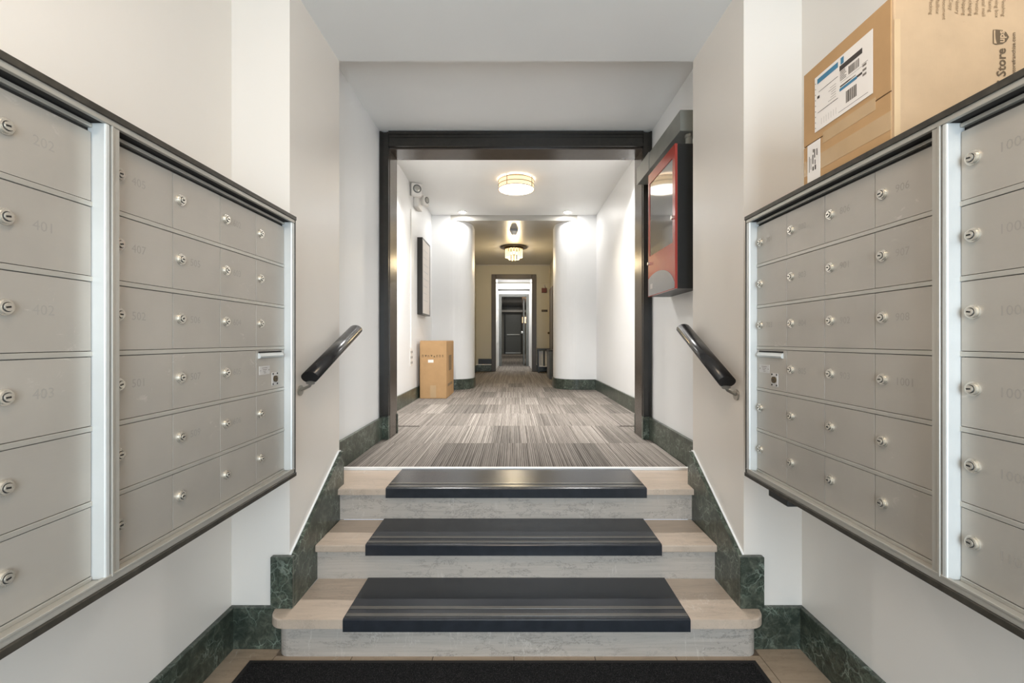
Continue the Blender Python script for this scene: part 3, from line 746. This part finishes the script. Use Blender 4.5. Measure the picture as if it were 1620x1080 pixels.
# drum ceiling light
dx, dy_ = .03, 5.82
dl = tag(empty('drum_ceiling_light', (dx, dy_, CC)), 'round drum ceiling light with nickel bands in the corridor', 'ceiling light')
R_ = .225
bm = bmesh.new(); add_cyl(bm, (dx, dy_, CC-.012), R_*.8, .024, 'Z', 48); bmobj('canopy', bm, M['nickel'], dl, (dx, dy_, CC))
bm = bmesh.new(); bmesh.ops.create_cone(bm, cap_ends=False, segments=48, radius1=R_, radius2=R_, depth=.11, matrix=Matrix.Translation((dx, dy_, CC-.08))); bmobj('shade', bm, M['drumside'], dl, (dx, dy_, CC), True)
bm = bmesh.new(); add_cyl(bm, (dx, dy_, CC-.132), R_*.985, .008, 'Z', 48); bmobj('diffuser', bm, M['drumdiff'], dl, (dx, dy_, CC))
def ring(r, z, t, h, c):
    bm = bmesh.new(); n = 48
    V = [[bm.verts.new((c[0]+rr*math.cos(2*PI*k/n), c[1]+rr*math.sin(2*PI*k/n), zz)) for k in range(n)] for rr, zz in ((r, z), (r+t, z), (r+t, z+h), (r, z+h))]
    for a in range(4):
        for k in range(n): bm.faces.new((V[a][k], V[a][(k+1) % n], V[(a+1) % 4][(k+1) % n], V[(a+1) % 4][k]))
    return bm
for z in (CC-.137, CC-.085, CC-.030): bmobj('band', ring(R_+.001, z, .006, .007, (dx, dy_)), M['nickel'], dl, (dx, dy_, CC))
for k in range(4):
    a = PI/4+k*PI/2+.25; c = (dx+(R_+.004)*math.cos(a), dy_+(R_+.004)*math.sin(a))
    box('strut', c[0]-.004, c[0]+.004, c[1]-.004, c[1]+.004, CC-.137, CC-.002, M['nickel'], dl)
# recessed downlights
for x, y, lab in ((-.83, 7.32, 'lit recessed downlight on the left, near the rounded corridor end wall'), (.86, 7.32, 'lit recessed downlight on the right, near the rounded corridor end wall'),
                  (-.83, 4.85, 'lit recessed downlight just inside the doorway, left side'), (.86, 4.85, 'lit recessed downlight just inside the doorway, right side')):
    t = tag(empty('recessed_downlight', (x, y, CC)), lab, 'downlight', 'recessed downlights in the corridor ceiling')
    bmobj('trim_ring', ring(.055, CC-.006, .022, .006, (x, y)), M['white'], t, (x, y, CC))
    bm = bmesh.new(); add_cyl(bm, (x, y, CC-.004), .054, .004, 'Z', 32); bmobj('lens', bm, M['led'], t, (x, y, CC))
    a_ = area('downlight_beam', (x, y, CC-.012), (0, 0, 0), .10, .10, 30 if y < 6 else 4, (1, .98, .96), spread=2.15 if y < 6 else None, disk=True); a_.parent = t; a_.location = (0, 0, -.012)

# crystal ceiling light in the passage
kx, ky = 0.0, 9.6
kl = tag(empty('crystal_ceiling_light', (kx, ky, PC)), 'lit crystal prism ceiling light with a bronze plate in the dim passage', 'ceiling light')
bm = bmesh.new(); add_cyl(bm, (kx, ky, PC-.015), .29, .016, 'Z', 48, .26); add_cyl(bm, (kx, ky, PC-.04), .2, .035, 'Z', 48); bmobj('plate', bm, M['bronze'], kl, (kx, ky, PC))
bm = bmesh.new()
pr = [(-.018, 0), (0, -.008), (.018, 0), (0, .008)]
add_prism(bm, pr, -.17, 0); CRY = to_mesh(bm, 'crystal_prism'); CRY.materials.append(M['crystal'])
for n, r, z in ((18, .175, -.058), (10, .105, -.10)):
    for k in range(n):
        a = 2*PI*k/n; link('crystal_prism', CRY, None, (r*math.cos(a), r*math.sin(a), z), (0, 0, a+PI/2), kl)
for k in range(3):
    a = 2*PI*k/3+.4; bm = bmesh.new(); bmesh.ops.create_icosphere(bm, subdivisions=2, radius=.025, matrix=Matrix.Translation((kx+.05*math.cos(a), ky+.05*math.sin(a), PC-.13))); bmobj('bulb', bm, M['bulb'], kl, (kx, ky, PC), True)
pl = bpy.data.lights.new('crystal_glow', 'POINT'); pl.energy = 27; pl.color = (1, .80, .50); pl.shadow_soft_size = .12
po = bpy.data.objects.new('crystal_glow', pl); COL.objects.link(po); po.parent = kl; po.location = (0, 0, -.36)
# smoke detector
sd = tag(empty('smoke_detector', (0, 8.12, PC)), 'small grey detector on the passage ceiling before the crystal light', 'smoke detector')
bm = bmesh.new(); add_box(bm, -.075, .075, 8.05, 8.19, PC-.035, PC, .006); bmobj('base', bm, M['greypl'], sd, (0, 8.12, PC))
bm = bmesh.new(); add_cyl(bm, (0, 8.12, PC-.06), .05, .05, 'Z', 28, .065); add_cyl(bm, (0, 8.12, PC-.09), .04, .012, 'Z', 28); bmobj('head', bm, M['white'], sd, (0, 8.12, PC))

# ------------------------------------------------------------------ far wall of the passage with a dark framed doorway
YF = 11.9
fo0, fo1, ft = -.47, .47, UP+2.42
struct('wall_far_left', -1.7, fo0, YF, YF+.16, UP-.3, CC+.1, M['beige'])
struct('wall_far_right', fo1, 1.7, YF, YF+.16, UP-.3, CC+.1, M['beige'])
struct('wall_far_head', fo0, fo1, YF, YF+.16, ft, CC+.1, M['beige'])
struct('trim_6', -.99, .945, YF-.012, YF, 2.84, 2.862, M['beige'])
struct('trim_7', -.99, .945, YF-.02, YF, PC-.025, PC, M['plate'])
d2 = tag(empty('door_2', (0, YF, UP)), kind='structure')
box('casing', fo0-.115, fo0+.0, YF-.03, YF, UP, ft+.115, M['darkbrown'], d2, .006); box('casing', fo1, fo1+.115, YF-.03, YF, UP, ft+.115, M['darkbrown'], d2, .006)
box('head_casing', fo0, fo1, YF-.03, YF, ft, ft+.115, M['darkbrown'], d2, .006)
for sgn, a, b in (('left', -.99, fo0-.115), ('right', fo1+.115, .945)):
    struct('baseboard_far_'+sgn, a, b, YF-.022, YF, UP, UP+.17, M['green'], .003)
    struct('baseboard_cap_'+sgn, a, b, YF-.028, YF, UP+.17, UP+.19, M['strip'])
struct('baseboard_black_left', -.93, fo0-.115, YF-.02, YF, UP+.19, UP+.33, M['black'])
struct('baseboard_passage_right', .923, .945, YB+.62, YF-.03, UP, UP+.17, M['green'])
struct('baseboard_passage_left', -.99, -.968, YB+.62, YF-.03, UP, UP+.17, M['green'])
# door on the passage's right wall
d3 = tag(box('door_3', .905, .944, 10.75, 11.62, UP+.006, UP+2.1, M['darkbrown'], None, .004), kind='structure')
bm = bmesh.new(); bmesh.ops.create_icosphere(bm, subdivisions=2, radius=.03, matrix=Matrix.Translation((.88, 11.52, UP+1.0))); bmobj('door_knob', bm, M['bronze'], d3, (.88, 11.52, UP+1.0), True)
hs = tag(empty('alarm_horn', (.79, YF, CH+1.26)), 'dark red alarm horn on the beige wall right of the far doorway', 'alarm horn')
box('backbox', .725, .855, YF-.06, YF, CH+1.24, CH+1.36, M['brownred'], hs, .008)
bm = bmesh.new(); add_cyl(bm, (.79, YF-.03, CH+1.40), .035, .09, 'Z', 20, .02); bmobj('strobe', bm, M['plate'], hs, (.79, YF, CH+1.36))
pq = tag(empty('wall_plaque', (.80, YF, CH+.74)), 'small dark plaque on the beige wall under the alarm horn', 'plaque')
box('panel', .72, .88, YF-.01, YF, CH+.74, CH+.80, M['bronze'], pq, .002); box('raised_bar', .73, .87, YF-.016, YF-.01, CH+.76, CH+.775, M['black'], pq)
# console table with two white cartons under it and the dark cabinet in front
tb = tag(empty('console_table', (.76, 11.62, UP)), 'low dark console table against the far wall right of the doorway', 'table')
box('top', .60, .92, 11.40, YF-.03, UP+.575, UP+.605, M['black'], tb, .003)
for (x, y) in ((.615, 11.42), (.905, 11.42), (.615, 11.84), (.905, 11.84)): box('leg', x-.013, x+.013, y-.013, y+.013, UP, UP+.575, M['black'], tb)
box('lower_shelf', .602, .918, 11.43, YF-.04, UP+.13, UP+.165, M['black'], tb); box('shelf_edge', .602, .918, 11.424, 11.43, UP+.15, UP+.17, M['strip'], tb)
for i, (x0, x1, lb) in enumerate(((.635, .735, 'white upright parcel on the shelf of the console table, nearer the doorway'), (.79, .885, 'white upright parcel on the shelf of the console table, nearer the right wall'))):
    t = tag(empty('white_parcel', ((x0+x1)/2, 11.66, UP+.166)), lb, 'parcel', 'white parcels on the console shelf')
    box('carton', x0, x1, 11.5, 11.8, UP+.166, UP+.55, M['white'], t, .005); box('tape', x0+.04, x1-.04, 11.499, 11.5, UP+.18, UP+.54, M['greypl'], t)
kb = tag(empty('dark_cabinet', (.83, 9.75, UP)), 'low dark grey cabinet half hidden behind the right rounded wall', 'cabinet')
box('body', .735, .920, 9.5, 10.1, UP, UP+.58, M['greydoor'], kb, .004); box('top', .725, .922, 9.49, 10.11, UP+.58, UP+.61, M['black'], kb, .003)

# ------------------------------------------------------------------ hall beyond the far doorway
struct('floor_hall', -1.2, 1.2, 12.06, 28.2, UP-.1, UP-.002, M['carpet'])
struct('wall_hall_left', -.62, -.50, YF+.16, 14.4, UP-.1, 3.6, M['wallw'])
struct('wall_hall_right', .50, .62, YF+.16, 14.4, UP-.1, 3.6, M['wallw'])
struct('ceiling_hall', -.62, .62, YF+.16, 14.4, 3.30, 3.4, M['wallw'])
YG = 14.4; go = .40; gt = UP+2.20
struct('wall_second_left', -1.2, -go, YG, YG+.14, UP-.1, 3.6, M['wallw']); struct('wall_second_right', go, 1.2, YG, YG+.14, UP-.1, 3.6, M['wallw'])
struct('wall_second_head', -go, go, YG, YG+.14, gt, 3.6, M['wallw'])
d4 = tag(empty('door_4', (0, YG, UP)), kind='structure')
box('casing', -go-.07, -go+.01, YG-.03, YG+.15, UP, gt+.07, M['greydoor'], d4); box('casing', go-.01, go+.07, YG-.03, YG+.15, UP, gt+.07, M['greydoor'], d4)
box('head_casing', -go+.01, go-.01, YG-.03, YG+.15, gt-.01, gt+.07, M['greydoor'], d4)
struct('trim_8', -.5, .5, YG-.05, YG-.02, gt+.19, gt+.22, M['black'])
# open leaf folded back along the right side
d5 = tag(box('door_5', .30, .345, YG+.2, YG+1.05, UP+.01, gt-.03, M['greydoor'], None, .004), kind='structure')
bm = bmesh.new(); add_box(bm, .235, .30, YG+.28, YG+.95, UP+1.03, UP+1.10, .01); bmobj('push_bar', bm, M['steel'], d5, (.27, YG+.6, UP+1.03))
struct('wall_back_left', -1.0, -.9, YG+.14, 27.2, UP-.1, 3.5, M['darkwall']); struct('wall_back_right', .9, 1.0, YG+.14, 27.2, UP-.1, 3.5, M['darkwall'])
struct('ceiling_back', -1.0, 1.0, YG+.14, 27.2, 3.35, 3.45, M['glossceil'])
struct('wall_back_end', -1.0, 1.0, 27.2, 27.3, UP-.1, 3.5, M['darkwall'])
struct('trim_9', -.9, .9, 26.6, 26.75, 3.0, 3.12, M['plate'])
d6 = tag(box('door_6', -.5, .42, 27.14, 27.2, UP+.03, UP+2.3, M['greydoor'], None, .004), kind='structure')
box('casing', -.58, -.5, 27.12, 27.2, UP, UP+2.38, M['cabinetblack'], d6); box('casing', .42, .48, 27.12, 27.2, UP, UP+2.38, M['cabinetblack'], d6)
bm = bmesh.new(); add_box(bm, -.42, .34, 27.08, 27.13, UP+1.12, UP+1.18); bmobj('push_bar', bm, M['steel'], d6, (0, 27.1, UP+1.12))
bm = bmesh.new(); add_box(bm, -.5, .42, 27.12, 27.13, UP+.03, UP+.09); bmobj('kick_plate', bm, M['steel'], d6, (0, 27.1, UP+.03))
sg = tag(empty('lit_wall_sign', (.66, 27.2, UP+1.95)), 'small glowing orange sign beside the far end door', 'sign')
box('face', .5, .84, 27.15, 27.2, UP+1.85, UP+2.2, M['litwin'], sg); 
for x in (.6, .71): box('bar', x, x+.02, 27.145, 27.15, UP+1.88, UP+2.1, M['brownred'], sg)
area('hall_lamp', (0, 13.2, 3.28), (0, 0, 0), .5, .5, 26, (1, .99, .97))
area('back_hall_lamp', (0, 19, 3.33), (0, 0, 0), .6, .6, 30, (1, .95, .85))
area('back_hall_lamp', (0, 25, 3.33), (0, 0, 0), .6, .6, 22, (1, .95, .85))

# ------------------------------------------------------------------ ceiling lamp of the foyer (above and behind the camera)
fl_ = tag(empty('foyer_ceiling_light', (0, .35, FC)), 'glass dome ceiling light of the foyer above the mailboxes', 'ceiling light')
bm = bmesh.new(); add_cyl(bm, (0, .35, FC-.015), .21, .03, 'Z', 40); bmobj('canopy', bm, M['nickel'], fl_, (0, .35, FC))
bm = bmesh.new(); bmesh.ops.create_uvsphere(bm, u_segments=32, v_segments=16, radius=.19, matrix=Matrix.Translation((0, .35, FC-.03)) @ Matrix.Diagonal((1, 1, .5, 1)))
bmesh.ops.delete(bm, geom=[v for v in bm.verts if v.co.z > FC-.029], context='VERTS'); bmobj('glass_dome', bm, M['dome'], fl_, (0, .35, FC), True)
